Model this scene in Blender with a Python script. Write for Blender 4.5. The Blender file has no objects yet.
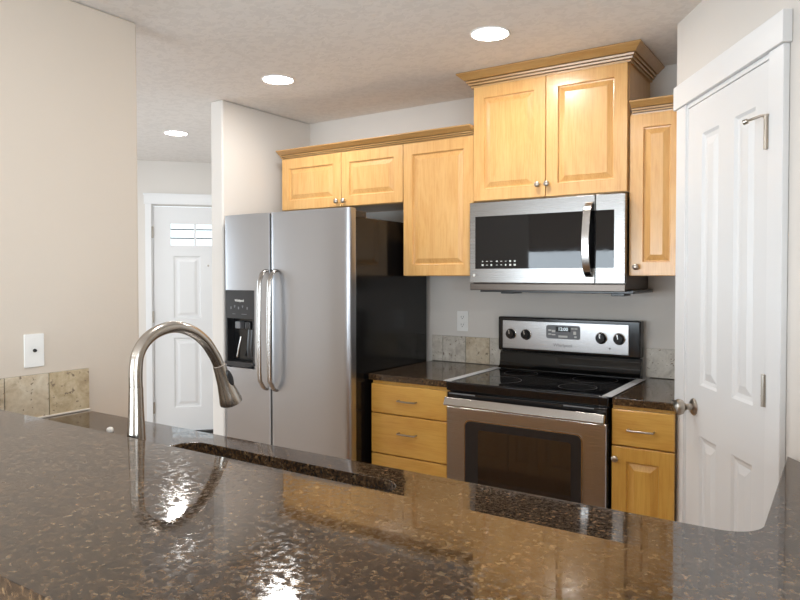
import bpy, bmesh, math, random
from mathutils import Vector, Matrix
random.seed(4)
C = bpy.context.scene.collection
SC = bpy.context.scene

# ------------------------------------------------------------------ camera
cam_d = bpy.data.cameras.new('camera')
cam = bpy.data.objects.new('camera', cam_d); C.objects.link(cam); SC.camera = cam
fw = Vector((-0.54652, 0.83715, -0.02208)).normalized()
rt = Vector((0.83737, 0.54664, -0.00076)).normalized()
up = rt.cross(fw).normalized(); rt = fw.cross(up)
M = Matrix((rt, up, -fw)).transposed().to_4x4(); M.translation = (0, 0, 1.41)
cam.matrix_world = M
cam_d.sensor_width = 36; cam_d.lens = 36 * 671.75 / 800
cam_d.shift_x = -9.085 / 800; cam_d.shift_y = -9.586 / 800
cam_d.clip_start = .02

# ------------------------------------------------------------------ world and exposure
w = bpy.data.worlds.new('daylight'); SC.world = w; w.use_nodes = True
bg = w.node_tree.nodes['Background']; bg.inputs[0].default_value = (.86, .94, 1, 1); bg.inputs[1].default_value = 1.7
SC.view_settings.view_transform = 'Standard'; SC.view_settings.look = 'None'
SC.view_settings.gamma = 1; SC.view_settings.use_curve_mapping = False
SC.view_settings.exposure = 0.0
CEIL = 2.412

def area(name, loc, rot, sx, sy, power, col, spread=180):
    l = bpy.data.lights.new(name, 'AREA'); l.shape = 'RECTANGLE'; l.size = sx; l.size_y = sy
    l.energy = power; l.color = col; l.spread = math.radians(spread)
    o = bpy.data.objects.new(name, l); C.objects.link(o); o.location = loc; o.rotation_euler = rot
    return o
R90 = math.pi / 2
DAY = (.80, .91, 1.0)
# daylight at the back window; right and left lamps added for wall and hall
area('daylight_back_window', (-2.55, -3.14, 1.12), (R90, 0, 0), 3.3, 1.25, 165, DAY)
area('added_right_fill', (2.12, -1.5, 1.3), (R90, 0, R90), 2.2, 1.5, 130, DAY)  # added lamp at an invented window, brightens the left wall
area('added_left_fill', (-5.80, 1.65, 1.3), (R90, 0, -R90), 1.5, 1.3, 32, DAY)  # added lamp at an invented window, brightens the entry hall

# ------------------------------------------------------------------ node helpers
def srgb(r, g, b):
    f = lambda c: ((c / 255 + .055) / 1.055) ** 2.4 if c > 10 else c / 255 / 12.92
    return (f(r), f(g), f(b), 1)
def new_mat(name, col=(.8, .8, .8, 1), rough=.5, metal=0.0, **k):
    m = bpy.data.materials.new(name); m.use_nodes = True
    b = m.node_tree.nodes['Principled BSDF']
    b.inputs['Base Color'].default_value = col; b.inputs['Roughness'].default_value = rough
    b.inputs['Metallic'].default_value = metal
    for q, v in k.items(): b.inputs[q].default_value = v
    return m, m.node_tree, b
def coords(nt, scale=(1, 1, 1), rot=(0, 0, 0)):
    tc = nt.nodes.new('ShaderNodeTexCoord'); mp = nt.nodes.new('ShaderNodeMapping')
    mp.inputs['Scale'].default_value = scale; mp.inputs['Rotation'].default_value = rot
    nt.links.new(tc.outputs['Object'], mp.inputs[0]); return mp.outputs[0]
def noise(nt, vec, scale, detail=3, rough=.5, dist=0):
    n = nt.nodes.new('ShaderNodeTexNoise'); n.inputs['Scale'].default_value = scale
    n.inputs['Detail'].default_value = detail; n.inputs['Roughness'].default_value = rough
    n.inputs['Distortion'].default_value = dist
    nt.links.new(vec, n.inputs['Vector']); return n.outputs['Fac']
def ramp(nt, fac, stops, interp='LINEAR'):
    r = nt.nodes.new('ShaderNodeValToRGB'); r.color_ramp.interpolation = interp
    e = r.color_ramp.elements
    while len(e) > 1: e.remove(e[-1])
    e[0].position = stops[0][0]; e[0].color = stops[0][1]
    for p, c in stops[1:]:
        x = e.new(p); x.color = c
    nt.links.new(fac, r.inputs[0]); return r.outputs[0]
def mix(nt, fac, a, b, mode='MIX'):
    m = nt.nodes.new('ShaderNodeMix'); m.data_type = 'RGBA'; m.blend_type = mode
    for s, v in ((0, fac), (6, a), (7, b)):
        if isinstance(v, (int, float)): m.inputs[s].default_value = v
        elif isinstance(v, tuple): m.inputs[s].default_value = v
        else: nt.links.new(v, m.inputs[s])
    return m.outputs[2]
def bump(nt, b, h, strength, dist=.002):
    n = nt.nodes.new('ShaderNodeBump'); n.inputs['Strength'].default_value = strength
    n.inputs['Distance'].default_value = dist
    nt.links.new(h, n.inputs['Height']); nt.links.new(n.outputs[0], b.inputs['Normal'])
g4 = lambda v: (v, v, v, 1)

# ------------------------------------------------------------------ materials
def paint(name, col, tex_scale=90, strength=.25, dist=.0015, rough=.75):
    m, nt, b = new_mat(name, col, rough)
    v = coords(nt); n = noise(nt, v, tex_scale, 4, .6)
    c = mix(nt, noise(nt, v, 1.5, 2), tuple(x * .97 for x in col[:3]) + (1,), tuple(min(1, x * 1.03) for x in col[:3]) + (1,))
    nt.links.new(c, b.inputs['Base Color']); bump(nt, b, n, strength, dist); return m
m_wall = paint('wall_paint', srgb(216, 211, 205))
m_wall_dining = paint('dining_wall_paint', srgb(210, 199, 186))
m_trim = paint('white_trim_paint', srgb(226, 227, 228), 40, .05, .0005, .38)
m_door = paint('white_door_paint', srgb(222, 223, 224), 40, .05, .0005, .42)
def ceiling_mat():
    m, nt, b = new_mat('knockdown_ceiling', srgb(196, 187, 180), .85)
    v = coords(nt); n = noise(nt, v, 28, 3, .55, .6)
    r = ramp(nt, n, [(.44, g4(0)), (.52, g4(1))])
    c = mix(nt, r, srgb(226, 222, 218), srgb(232, 228, 224))
    nt.links.new(c, b.inputs['Base Color']); bump(nt, b, r, .22, .002); return m
m_ceil = ceiling_mat()
def maple(name, vertical=True, dark=1.0, blue=1.0):
    m, nt, b = new_mat(name, (.7, .4, .18, 1), .33)
    s = (6, 6, 1.1) if vertical else (1.1, 6, 6)
    v = coords(nt, s); n1 = noise(nt, v, 2.2, 5, .6, 1.1)
    v2 = coords(nt, (60, 60, 3) if vertical else (3, 60, 60)); n2 = noise(nt, v2, 3, 3, .6)
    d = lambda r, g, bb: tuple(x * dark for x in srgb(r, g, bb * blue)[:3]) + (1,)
    c = ramp(nt, n1, [(.25, d(216, 158, 88)), (.5, d(229, 177, 108)), (.75, d(238, 192, 126))])
    c = mix(nt, .25, c, ramp(nt, n2, [(.3, d(200, 138, 72)), (.6, d(240, 192, 126))]))
    nt.links.new(c, b.inputs['Base Color'])
    b.inputs['Coat Weight'].default_value = .35; b.inputs['Coat Roughness'].default_value = .18
    bump(nt, b, n2, .06, .0006); return m
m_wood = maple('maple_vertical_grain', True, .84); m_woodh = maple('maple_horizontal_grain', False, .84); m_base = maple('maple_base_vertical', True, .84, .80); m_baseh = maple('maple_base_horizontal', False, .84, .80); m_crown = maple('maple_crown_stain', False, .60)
m_knob = new_mat('satin_nickel', srgb(176, 168, 158), .28, 1)[0]
def steel(name, col, rough, sc, bs=.08, aniso=.4):
    m, nt, b = new_mat(name, col, rough, 1)
    v = coords(nt, sc); n = noise(nt, v, 4, 3, .6)
    nt.links.new(ramp(nt, n, [(.2, g4(rough - .02)), (.8, g4(rough + .03))]), b.inputs['Roughness'])
    bump(nt, b, n, bs, .0004); return m
m_steel = steel('brushed_steel', srgb(176, 175, 175), .28, (1, 1, 300), .008)
m_msteel = steel('microwave_brushed_steel', srgb(150, 148, 146), .27, (1, 1, 300), .008)
m_fsteel = steel('fridge_brushed_steel', srgb(177, 178, 182), .30, (260, 260, 1), .006)
m_bright = steel('polished_steel_bar', srgb(172, 168, 164), .22, (3, 3, 120), .03)
m_fauc = steel('brushed_nickel', srgb(186, 180, 172), .22, (40, 40, 4), .02)
m_dsteel = steel('dark_steel', srgb(98, 90, 84), .35, (2, 2, 120), .05)
def plain(name, col, rough, metal=0, **k):
    m, nt, b = new_mat(name, col, rough, metal, **k)
    n = noise(nt, coords(nt), 30, 2)
    nt.links.new(ramp(nt, n, [(.3, g4(max(.01, rough - .02))), (.7, g4(rough + .02))]), b.inputs['Roughness']); return m
m_strip = plain('satin_aluminium', srgb(205, 206, 208), .5, .35)
m_black = plain('black_enamel', (.008, .008, .009, 1), .16)
m_case = plain('black_textured_case', (.006, .0055, .0055, 1), .16, IOR=1.4)
m_gloss = plain('glossy_black_enamel', (.005, .005, .005, 1), .06, IOR=1.38)
m_glass_black = plain('black_ceramic_glass', (.006, .006, .007, 1), .03, IOR=1.45)
m_oven_glass = plain('oven_window_glass', (.022, .016, .012, 1), .05, IOR=1.7)
m_dgrey = plain('charcoal_plastic', (.017, .017, .019, 1), .3)
m_grey = plain('grey_membrane', srgb(112, 114, 118), .4)
m_white = plain('white_plastic', srgb(238, 237, 234), .35)
m_hole = plain('dark_socket', (.02, .02, .02, 1), .5)
m_print = plain('white_print', srgb(214, 214, 210), .5)
m_printg = plain('grey_print', srgb(120, 118, 116), .5)
m_grout = plain('grout', srgb(150, 142, 130), .8)
m_caulk = plain('white_caulk', srgb(222, 216, 206), .5)
def emit(name, col, s):
    m = bpy.data.materials.new(name); m.use_nodes = True; nt = m.node_tree
    b = nt.nodes['Principled BSDF']; b.inputs['Base Color'].default_value = (.9, .9, .9, 1)
    b.inputs['Emission Color'].default_value = col; b.inputs['Emission Strength'].default_value = s; return m
m_lamp = emit('lit_lamp_lens', (1, .97, .93, 1), 25)
m_lcd = emit('lit_clock_display', (.6, .8, .9, 1), .5)
def granite():
    m, nt, b = new_mat('polished_brown_granite', (.03, .02, .015, 1), .07)
    v = coords(nt, (1, 1, 1))
    vo = nt.nodes.new('ShaderNodeTexVoronoi'); vo.inputs['Scale'].default_value = 170; vo.inputs['Randomness'].default_value = 1
    wv = nt.nodes.new('ShaderNodeVectorMath'); wv.operation = 'ADD'
    nn = nt.nodes.new('ShaderNodeTexNoise'); nn.inputs['Scale'].default_value = 50; nn.inputs['Detail'].default_value = 3
    nt.links.new(v, nn.inputs['Vector'])
    sc_ = nt.nodes.new('ShaderNodeVectorMath'); sc_.operation = 'SCALE'; sc_.inputs['Scale'].default_value = .03
    nt.links.new(nn.outputs['Color'], sc_.inputs[0]); nt.links.new(v, wv.inputs[0]); nt.links.new(sc_.outputs[0], wv.inputs[1])
    nt.links.new(wv.outputs[0], vo.inputs['Vector'])
    sep = nt.nodes.new('ShaderNodeSeparateColor'); nt.links.new(vo.outputs['Color'], sep.inputs[0])
    flecks = ramp(nt, sep.outputs[0], [(0, srgb(18, 15, 13)), (.25, srgb(40, 30, 23)), (.5, srgb(70, 53, 38)), (.75, srgb(94, 72, 50)), (.93, srgb(112, 88, 62)), (.99, srgb(168, 144, 110))])
    cloud = ramp(nt, noise(nt, v, 9, 4, .6), [(.35, g4(.5)), (.65, g4(1.05))])
    c = mix(nt, 1.0, flecks, cloud, 'MULTIPLY')
    fine = ramp(nt, noise(nt, v, 240, 3, .7), [(.42, srgb(12, 10, 9)), (.62, srgb(88, 68, 50))])
    mid = ramp(nt, noise(nt, v, 105, 4, .62, .35), [(.38, srgb(12, 10, 9)), (.5, srgb(54, 40, 29)), (.6, srgb(118, 91, 63)), (.72, srgb(160, 130, 94))])
    c = mix(nt, .45, c, mid); c = mix(nt, .25, c, fine)
    nt.links.new(c, b.inputs['Base Color'])
    nt.links.new(ramp(nt, noise(nt, v, 95, 3, .6), [(.46, g4(.03)), (.62, g4(.17))]), b.inputs['Roughness'])
    b.inputs['IOR'].default_value = 1.6
    bump(nt, b, noise(nt, v, 80, 3, .6), .022, .0004)
    return m
m_gran = granite()
def travertine(name, a, bb, c, seed):
    m, nt, b = new_mat(name, a, .38)
    v = coords(nt); 
    mp = nt.nodes.new('ShaderNodeMapping'); mp.inputs['Location'].default_value = (seed, seed * 2, 0)
    nt.links.new(v, mp.inputs[0]); v = mp.outputs[0]
    n = noise(nt, v, 16, 5, .65, .8); n2 = noise(nt, v, 70, 4, .7)
    col = ramp(nt, n, [(.28, a), (.5, bb), (.72, c)])
    pits = ramp(nt, noise(nt, v, 55, 4, .6), [(.33, g4(1)), (.38, g4(0))])
    col = mix(nt, pits, col, srgb(118, 100, 82)); col = mix(nt, .2, col, ramp(nt, n2, [(.3, srgb(130, 112, 90)), (.7, srgb(226, 214, 194))]))
    nt.links.new(col, b.inputs['Base Color']); bump(nt, b, n2, .12, .001); return m
m_tiles = [travertine('travertine_beige', srgb(168, 150, 124), srgb(206, 190, 164), srgb(222, 212, 192), 1.3),
           travertine('travertine_golden', srgb(160, 136, 102), srgb(198, 180, 146), srgb(220, 206, 178), 4.1),
           travertine('travertine_pale_grey', srgb(158, 150, 140), srgb(206, 200, 190), srgb(226, 222, 214), 7.7)]
def floor_mat():
    m, nt, b = new_mat('hardwood_floor', (.3, .16, .08, 1), .3)
    v = coords(nt, (1, 1, 1), (0, 0, R90))
    br = nt.nodes.new('ShaderNodeTexBrick'); br.inputs['Scale'].default_value = 1
    br.inputs['Brick Width'].default_value = 1.1; br.inputs['Row Height'].default_value = .12; br.inputs['Mortar Size'].default_value = .0015
    br.inputs['Color1'].default_value = srgb(168, 142, 120); br.inputs['Color2'].default_value = srgb(182, 156, 132); br.inputs['Mortar'].default_value = srgb(60, 38, 26)
    nt.links.new(v, br.inputs['Vector'])
    g = ramp(nt, noise(nt, coords(nt, (14, 1.5, 1)), 4, 4, .6), [(.3, g4(.75)), (.7, g4(1.1))])
    nt.links.new(mix(nt, 1.0, br.outputs['Color'], g, 'MULTIPLY'), b.inputs['Base Color']); return m
m_floor = floor_mat()
def glass_mat():
    m = bpy.data.materials.new('window_pane_glass'); m.use_nodes = True; nt = m.node_tree
    nt.nodes.remove(nt.nodes['Principled BSDF'])
    t = nt.nodes.new('ShaderNodeBsdfTransparent'); t.inputs[0].default_value = (.95, .97, .97, 1)
    gl = nt.nodes.new('ShaderNodeBsdfGlossy'); gl.inputs['Roughness'].default_value = .01
    fr = nt.nodes.new('ShaderNodeFresnel'); fr.inputs[0].default_value = 1.45
    mx = nt.nodes.new('ShaderNodeMixShader')
    nt.links.new(fr.outputs[0], mx.inputs[0]); nt.links.new(t.outputs[0], mx.inputs[1]); nt.links.new(gl.outputs[0], mx.inputs[2])
    nt.links.new(mx.outputs[0], nt.nodes['Material Output'].inputs[0]); return m
m_pane = glass_mat()
m_siding = paint('neighbour_siding', srgb(205, 214, 222), 20, .1)
m_wire = plain('overhead_wire_jacket', (.1, .11, .12, 1), .6)

# ------------------------------------------------------------------ mesh helpers
def B(): return bmesh.new()
def box(bm, x0, x1, y0, y1, z0, z1):
    vs = [bm.verts.new((x, y, z)) for z in (z0, z1) for y in (y0, y1) for x in (x0, x1)]
    for f in ((0, 2, 3, 1), (4, 5, 7, 6), (0, 1, 5, 4), (2, 6, 7, 3), (0, 4, 6, 2), (1, 3, 7, 5)):
        bm.faces.new([vs[i] for i in f])
    return bm
def bxs(*bs):
    bm = B()
    for b in bs: box(bm, *b)
    return bm
def tag(o, label, cat, group=None):
    o['label'] = label; o['category'] = cat
    if group: o['group'] = group
    return o
def thing(name, label, cat, loc=(0, 0, 0), rz=0, group=None):
    o = bpy.data.objects.new(name, None); C.objects.link(o); o.location = loc; o.rotation_euler = (0, 0, rz)
    o.empty_display_size = .1
    return tag(o, label, cat, group)
def origin_of(p):
    return Vector((0, 0, 0)) if p is None else Vector(p.get('_o', (0, 0, 0)))
def obj(name, bm, mat, parent=None, origin=None, bevel=0, smooth=False, seg=2, wn=True):
    """bm is in world coordinates; the mesh is stored relative to its thing's base (origin)."""
    o_ = Vector(origin) if origin is not None else (ORG if parent is not None else Vector((0, 0, 0)))
    for v in bm.verts: v.co -= o_
    bmesh.ops.recalc_face_normals(bm, faces=bm.faces[:])
    me = bpy.data.meshes.new(name); bm.to_mesh(me); bm.free()
    for m in (mat if isinstance(mat, (list, tuple)) else [mat]): me.materials.append(m)
    o = bpy.data.objects.new(name, me); C.objects.link(o)
    if parent is not None: o.parent = parent
    else: o.location = o_
    if bevel:
        md = o.modifiers.new('bevel', 'BEVEL'); md.width = bevel; md.segments = seg; md.limit_method = 'ANGLE'; md.angle_limit = math.radians(40)
    if smooth or bevel:
        for p in me.polygons: p.use_smooth = True
        me.set_sharp_from_angle(angle=math.radians(38)) if not bevel else None
        if bevel and wn:
            w_ = o.modifiers.new('wn', 'WEIGHTED_NORMAL'); w_.keep_sharp = True
    return o
ORG = Vector((0, 0, 0))
def begin(name, label, cat, loc, group=None):
    """a thing whose parts are given in world coordinates"""
    global ORG
    ORG = Vector(loc); return thing(name, label, cat, loc, 0, group)
def begin_local(name, label, cat, loc, rz, group=None):
    global ORG
    ORG = Vector((0, 0, 0)); return thing(name, label, cat, loc, rz, group)
def struct(name, bm, mat, parent=None, **k):
    o = obj(name, bm, mat, parent, **k)
    if parent is None: o['kind'] = 'structure'
    return o
def struct_empty(name, loc, rz):
    global ORG
    ORG = Vector((0, 0, 0))
    o = bpy.data.objects.new(name, None); C.objects.link(o); o.location = loc; o.rotation_euler = (0, 0, rz); o['kind'] = 'structure'; return o
def cyl(bm, c, axis, r, h, seg=24, r2=None):
    """cylinder from c along axis (Vector) of height h"""
    ax = Vector(axis).normalized(); q = ax.to_track_quat('Z', 'Y'); c = Vector(c); r2 = r if r2 is None else r2
    a = []; b = []
    for i in range(seg):
        t = 2 * math.pi * i / seg; d = q @ Vector((math.cos(t), math.sin(t), 0))
        a.append(bm.verts.new(c + d * r)); b.append(bm.verts.new(c + ax * h + d * r2))
    for i in range(seg): j = (i + 1) % seg; bm.faces.new((a[i], a[j], b[j], b[i]))
    bm.faces.new(a[::-1]); bm.faces.new(b); return bm
def lathe(bm, c, axis, prof, seg=28):
    """prof list of (r, h) along axis"""
    ax = Vector(axis).normalized(); q = ax.to_track_quat('Z', 'Y'); c = Vector(c); rings = []
    for r, h in prof:
        rings.append([bm.verts.new(c + ax * h + (q @ Vector((math.cos(2 * math.pi * i / seg), math.sin(2 * math.pi * i / seg), 0))) * max(r, 1e-5)) for i in range(seg)])
    for A, Bq in zip(rings, rings[1:]):
        for i in range(seg): j = (i + 1) % seg; bm.faces.new((A[i], A[j], Bq[j], Bq[i]))
    bm.faces.new(rings[0][::-1]); bm.faces.new(rings[-1]); return bm
def sweep(bm, pts, radii, seg=16, flat=None):
    """tube through pts; radii scalar or list; flat=(w,t) for an oval section"""
    pts = [Vector(p) for p in pts]; n = len(pts)
    if not isinstance(radii, (list, tuple)): radii = [radii] * n
    rings = []; prev = None
    for i, p in enumerate(pts):
        t = (pts[min(i + 1, n - 1)] - pts[max(i - 1, 0)]).normalized()
        if prev is None:
            ref = Vector((1, 0, 0)) if abs(t.x) < .9 else Vector((0, 1, 0))
            u = (ref - t * ref.dot(t)).normalized()
        else: u = (prev - t * prev.dot(t)).normalized()
        prev = u; v_ = t.cross(u); k = flat or (1, 1)
        rings.append([bm.verts.new(p + (u * math.cos(2 * math.pi * j / seg) * k[0] + v_ * math.sin(2 * math.pi * j / seg) * k[1]) * radii[i]) for j in range(seg)])
    for A, Bq in zip(rings, rings[1:]):
        for i in range(seg): j = (i + 1) % seg; bm.faces.new((A[i], A[j], Bq[j], Bq[i]))
    bm.faces.new(rings[0][::-1]); bm.faces.new(rings[-1]); return bm
def spline(P, n=8):
    P = [Vector(p) for p in P]; out = []
    Q = [2 * P[0] - P[1]] + P + [2 * P[-1] - P[-2]]
    for i in range(1, len(Q) - 2):
        a, b, c, d = Q[i - 1:i + 3]
        for k in range(n):
            t = k / n
            out.append(.5 * ((2 * b) + (c - a) * t + (2 * a - 5 * b + 4 * c - d) * t * t + (3 * b - a - 3 * c + d) * t ** 3))
    out.append(P[-1]); return out
def prism(bm, poly, z0, z1):
    """poly in XY, ccw"""
    a = [bm.verts.new((x, y, z0)) for x, y in poly]; b = [bm.verts.new((x, y, z1)) for x, y in poly]
    n = len(poly)
    for i in range(n): j = (i + 1) % n; bm.faces.new((a[i], a[j], b[j], b[i]))
    bm.faces.new(a[::-1]); bm.faces.new(b); return bm
def prism_y(bm, poly, y0, y1):
    """poly in XZ extruded along Y"""
    a = [bm.verts.new((x, y0, z)) for x, z in poly]; b = [bm.verts.new((x, y1, z)) for x, z in poly]
    n = len(poly)
    for i in range(n): j = (i + 1) % n; bm.faces.new((a[i], a[j], b[j], b[i]))
    bm.faces.new(a[::-1]); bm.faces.new(b); return bm
def rrect(x0, x1, y0, y1, r, n=6):
    pts = []
    for cx, cy, a0 in ((x1 - r, y0 + r, -90), (x1 - r, y1 - r, 0), (x0 + r, y1 - r, 90), (x0 + r, y0 + r, 180)):
        for i in range(n + 1):
            a = math.radians(a0 + 90 * i / n); pts.append((cx + r * math.cos(a), cy + r * math.sin(a)))
    return pts
def panel_slab(bm, xs, zs, cells, y, th, rings, ch=.002):
    """a slab whose face looks to -Y at depth y; the cells listed are routed panels made of rings (inset, depth)"""
    X0, X1, Z0, Z1 = xs[0], xs[-1], zs[0], zs[-1]
    gx = [X0 + ch] + list(xs[1:-1]) + [X1 - ch]; gz = [Z0 + ch] + list(zs[1:-1]) + [Z1 - ch]
    V = [[bm.verts.new((x, y, z)) for z in gz] for x in gx]
    for i in range(len(gx) - 1):
        for j in range(len(gz) - 1):
            q = [V[i][j], V[i + 1][j], V[i + 1][j + 1], V[i][j + 1]]
            if (i, j) not in cells: bm.faces.new(q); continue
            x0, x1, z0, z1 = gx[i], gx[i + 1], gz[j], gz[j + 1]
            for ins, dep in rings:
                n = [bm.verts.new((a, y + dep, b)) for a, b in ((x0 + ins, z0 + ins), (x1 - ins, z0 + ins), (x1 - ins, z1 - ins), (x0 + ins, z1 - ins))]
                for k in range(4): l = (k + 1) % 4; bm.faces.new((q[k], q[l], n[l], n[k]))
                q = n
            bm.faces.new(q)
    per = [V[i][0] for i in range(len(gx))] + [V[-1][j] for j in range(1, len(gz))] + [V[i][-1] for i in range(len(gx) - 2, -1, -1)] + [V[0][j] for j in range(len(gz) - 2, 0, -1)]
    def out(v, d):
        x, z = v.co.x, v.co.z
        if abs(x - gx[0]) < 1e-6: x = X0
        if abs(x - gx[-1]) < 1e-6: x = X1
        if abs(z - gz[0]) < 1e-6: z = Z0
        if abs(z - gz[-1]) < 1e-6: z = Z1
        return bm.verts.new((x, y + d, z))
    r1 = [out(v, ch) for v in per]; r2 = [out(v, th) for v in per]; n = len(per)
    for a, b in ((per, r1), (r1, r2)):
        for i in range(n): j = (i + 1) % n; bm.faces.new((a[i], a[j], b[j], b[i]))
    bm.faces.new(r2); return bm
CAB_RINGS = [(.0035, .004), (.009, .0055), (.03, .0005), (.033, 0)]
CAB_RINGS = [(.003, .009), (.008, .010), (.030, .0015), (.032, .0006)]
def cab_door(x0, x1, z0, z1, y, fr=.058, th=.02):
    fx = min(fr, (x1 - x0) * .27); fz = min(fr, (z1 - z0) * .27)
    return panel_slab(B(), [x0, x0 + fx, x1 - fx, x1], [z0, z0 + fz, z1 - fz, z1], {(1, 1)}, y, th, CAB_RINGS)
def slab_front(x0, x1, z0, z1, y, th=.02):
    return panel_slab(B(), [x0, x1], [z0, z1], set(), y, th, [], .003)
def knob(parent, x, z, y):
    return obj('knob', lathe(B(), (x, y, z), (0, -1, 0), [(.006, -.001), (.006, .010), (.011, .014), (.0135, .019), (.013, .024), (.009, .027), (.001, .028)], 20), m_knob, parent, smooth=True)
def pull(parent, x, z, y, w=.09):
    p = [(x - w / 2, y + .001, z), (x - w / 2, y - .018, z), (x - w / 2 + .006, y - .024, z), (x, y - .027, z), (x + w / 2 - .006, y - .024, z), (x + w / 2, y - .018, z), (x + w / 2, y + .001, z)]
    return obj('pull_handle', sweep(B(), spline(p, 5), .0042, 10), m_knob, parent, smooth=True)
def molding(bm, path, prof, close_ends=True):
    """sweep profile [(out, z)] along an XY path with mitred corners; 'out' is to the right of travel"""
    P = [Vector((x, y)) for x, y in path]; n = len(P); rows = []
    for i in range(n):
        d0 = (P[i] - P[i - 1]).normalized() if i else (P[1] - P[0]).normalized()
        d1 = (P[i + 1] - P[i]).normalized() if i < n - 1 else d0
        n0 = Vector((d0.y, -d0.x)); n1 = Vector((d1.y, -d1.x)); m = (n0 + n1) / (1 + n0.dot(n1))
        rows.append([bm.verts.new((P[i].x + m.x * o, P[i].y + m.y * o, z)) for o, z in prof])
    k = len(prof)
    for A, Bq in zip(rows, rows[1:]):
        for i in range(k): j = (i + 1) % k; bm.faces.new((A[i], A[j], Bq[j], Bq[i]))
    bm.faces.new(rows[0][::-1]); bm.faces.new(rows[-1]); return bm
def crown_prof(z0, z1, proj):
    h = z1 - z0
    pts = [(0, 0), (.16, 0), (.18, .12), (.02, .135), (.02, .17), (.28, .17), (.31, .29), (.10, .305), (.10, .34), (.42, .34), (.45, .46), (.26, .475), (.26, .51), (.55, .51), (.72, .66), (.95, .86), (1, .89), (1, 1), (0, 1)]
    return [(a * proj, z0 + b * h) for a, b in pts]
def text(s, size, M4, mat, parent, name='lettering', depth=.0004, bold=0):
    cu = bpy.data.curves.new('t', 'FONT'); cu.body = s; cu.size = size; cu.extrude = depth; cu.align_x = 'CENTER'; cu.align_y = 'CENTER'; cu.offset = bold
    t = bpy.data.objects.new('t', cu); C.objects.link(t); bpy.context.view_layer.update()
    me = bpy.data.meshes.new_from_object(t.evaluated_get(bpy.context.evaluated_depsgraph_get())); bpy.data.objects.remove(t)
    me.transform(M4); me.transform(Matrix.Translation(-ORG)); me.name = name
    me.materials.clear(); me.materials.append(mat)
    o = bpy.data.objects.new(name, me); C.objects.link(o); o.parent = parent; return o
def front_m(x, y, z): return Matrix.Translation((x, y, z)) @ Matrix.Rotation(R90, 4, 'X')

# ================================================================== STRUCTURE
PX0, PY0 = -.5743, 2.842          # pantry corner
D = 3.380
struct('floor', bxs((-6.1, 2.4, -3.5, 5.4, -.08, 0)), m_floor)
struct('ceiling', bxs((-6.1, 2.4, -3.5, 5.4, CEIL, CEIL + .1)), m_ceil)
struct('wall_back', bxs((-3.086, -.40, D, D + .12, 0, CEIL)), m_wall)
struct('wall_fridge_side', bxs((-3.086, -2.985, 2.632, 5.1, 0, CEIL)), m_wall, bevel=.012, seg=3)
struct('wall_left', bxs((-2.49, -2.368, .34, 1.658, 0, CEIL)), m_wall_dining, bevel=.012, seg=3)
# pantry: short return wall, then the angled wall with the door opening
struct('wall_pantry_return', bxs((PX0, PX0 + .10, PY0 - .0, D, 0, CEIL)), m_wall)
TH = math.radians(-57.6)          # local x runs along the wall to the viewer's right, local -Y faces the kitchen
pan = struct_empty('wall_pantry', (-.5765 + .019 * .844, 2.8104 + .019 * .536, 0), TH)
L_END = 1.33
struct('wall_panel', bxs((-.0385, .112, 0, .11, 0, CEIL), (.112, .704, 0, .11, 2.05, CEIL), (.704, L_END, 0, .11, 0, CEIL)), m_wall, pan)
# right side wall beyond the end of the angled wall
struct('wall_right', bxs((.19, .31, 1.0, 1.745, 0, CEIL)), m_wall_dining)
struct('wall_far_back', bxs((-3.0, 2.3, 5.1, 5.22, 0, CEIL)), m_wall_dining)
def wall_with_holes(name, x0, x1, y0, y1, holes, mat, axis='x'):
    """holes: (a0,a1,z0,z1) along the wall axis, not overlapping"""
    bs = []; a = x0 if axis == 'x' else y0; end = x1 if axis == 'x' else y1
    def add(p, q, z0, z1): bs.append((p, q, y0, y1, z0, z1) if axis == 'x' else (x0, x1, p, q, z0, z1))
    for h0, h1, z0, z1 in sorted(holes):
        add(a, h0, 0, CEIL); add(h0, h1, z1, CEIL)
        if z0 > 0: add(h0, h1, 0, z0)
        a = h1
    add(a, end, 0, CEIL); return struct(name, bxs(*bs), mat)
wall_with_holes('wall_dining', -5.9, 2.2, -3.3, -3.18, [(-4.3, -.8, .45, 1.80)], m_wall_dining)
wall_with_holes('wall_dining_right', 2.2, 2.32, -3.3, 5.1, [(-2.6, -.4, .5, 2.05)], m_wall_dining, 'y')
wall_with_holes('wall_far_left', -6.0, -5.88, -3.3, 2.9, [(.85, 2.45, .6, 2.0)], m_wall_dining, 'y')
def window(name, x0, x1, z0, z1, y, mulls, axis='x'):
    bs = []; f = .05; g = .04
    def add(a0, a1, b0, b1, d0, d1): bs.append((a0, a1, y + d0, y + d1, b0, b1) if axis == 'x' else (y + d0, y + d1, a0, a1, b0, b1))
    add(x0, x1, z0, z0 + f, 0, g); add(x0, x1, z1 - f, z1, 0, g); add(x0, x0 + f, z0 + f, z1 - f, 0, g); add(x1 - f, x1, z0 + f, z1 - f, 0, g)
    for m in mulls: add(m - .02, m + .02, z0 + f, z1 - f, .002, g - .002)
    fr = struct(name, bxs(*bs), m_trim)
    pb = (x0 + f, x1 - f, y + .018, y + .022, z0 + f, z1 - f) if axis == 'x' else (y + .018, y + .022, x0 + f, x1 - f, z0 + f, z1 - f)
    obj('pane', bxs(pb), m_pane, fr, origin=(0, 0, 0)); return fr
window('window_1', -4.3, -.8, .45, 1.80, -3.26, [-3.1, -1.95])
window('added_window_right', -2.6, -.4, .5, 2.05, 2.24, [-1.5], 'y')  # unseen window, added so light reaches the left wall
window('added_window_left', .85, 2.45, .6, 2.0, -5.96, [1.65], 'y')  # unseen window, added to light the hall clear of the refrigerator's reflection
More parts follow.
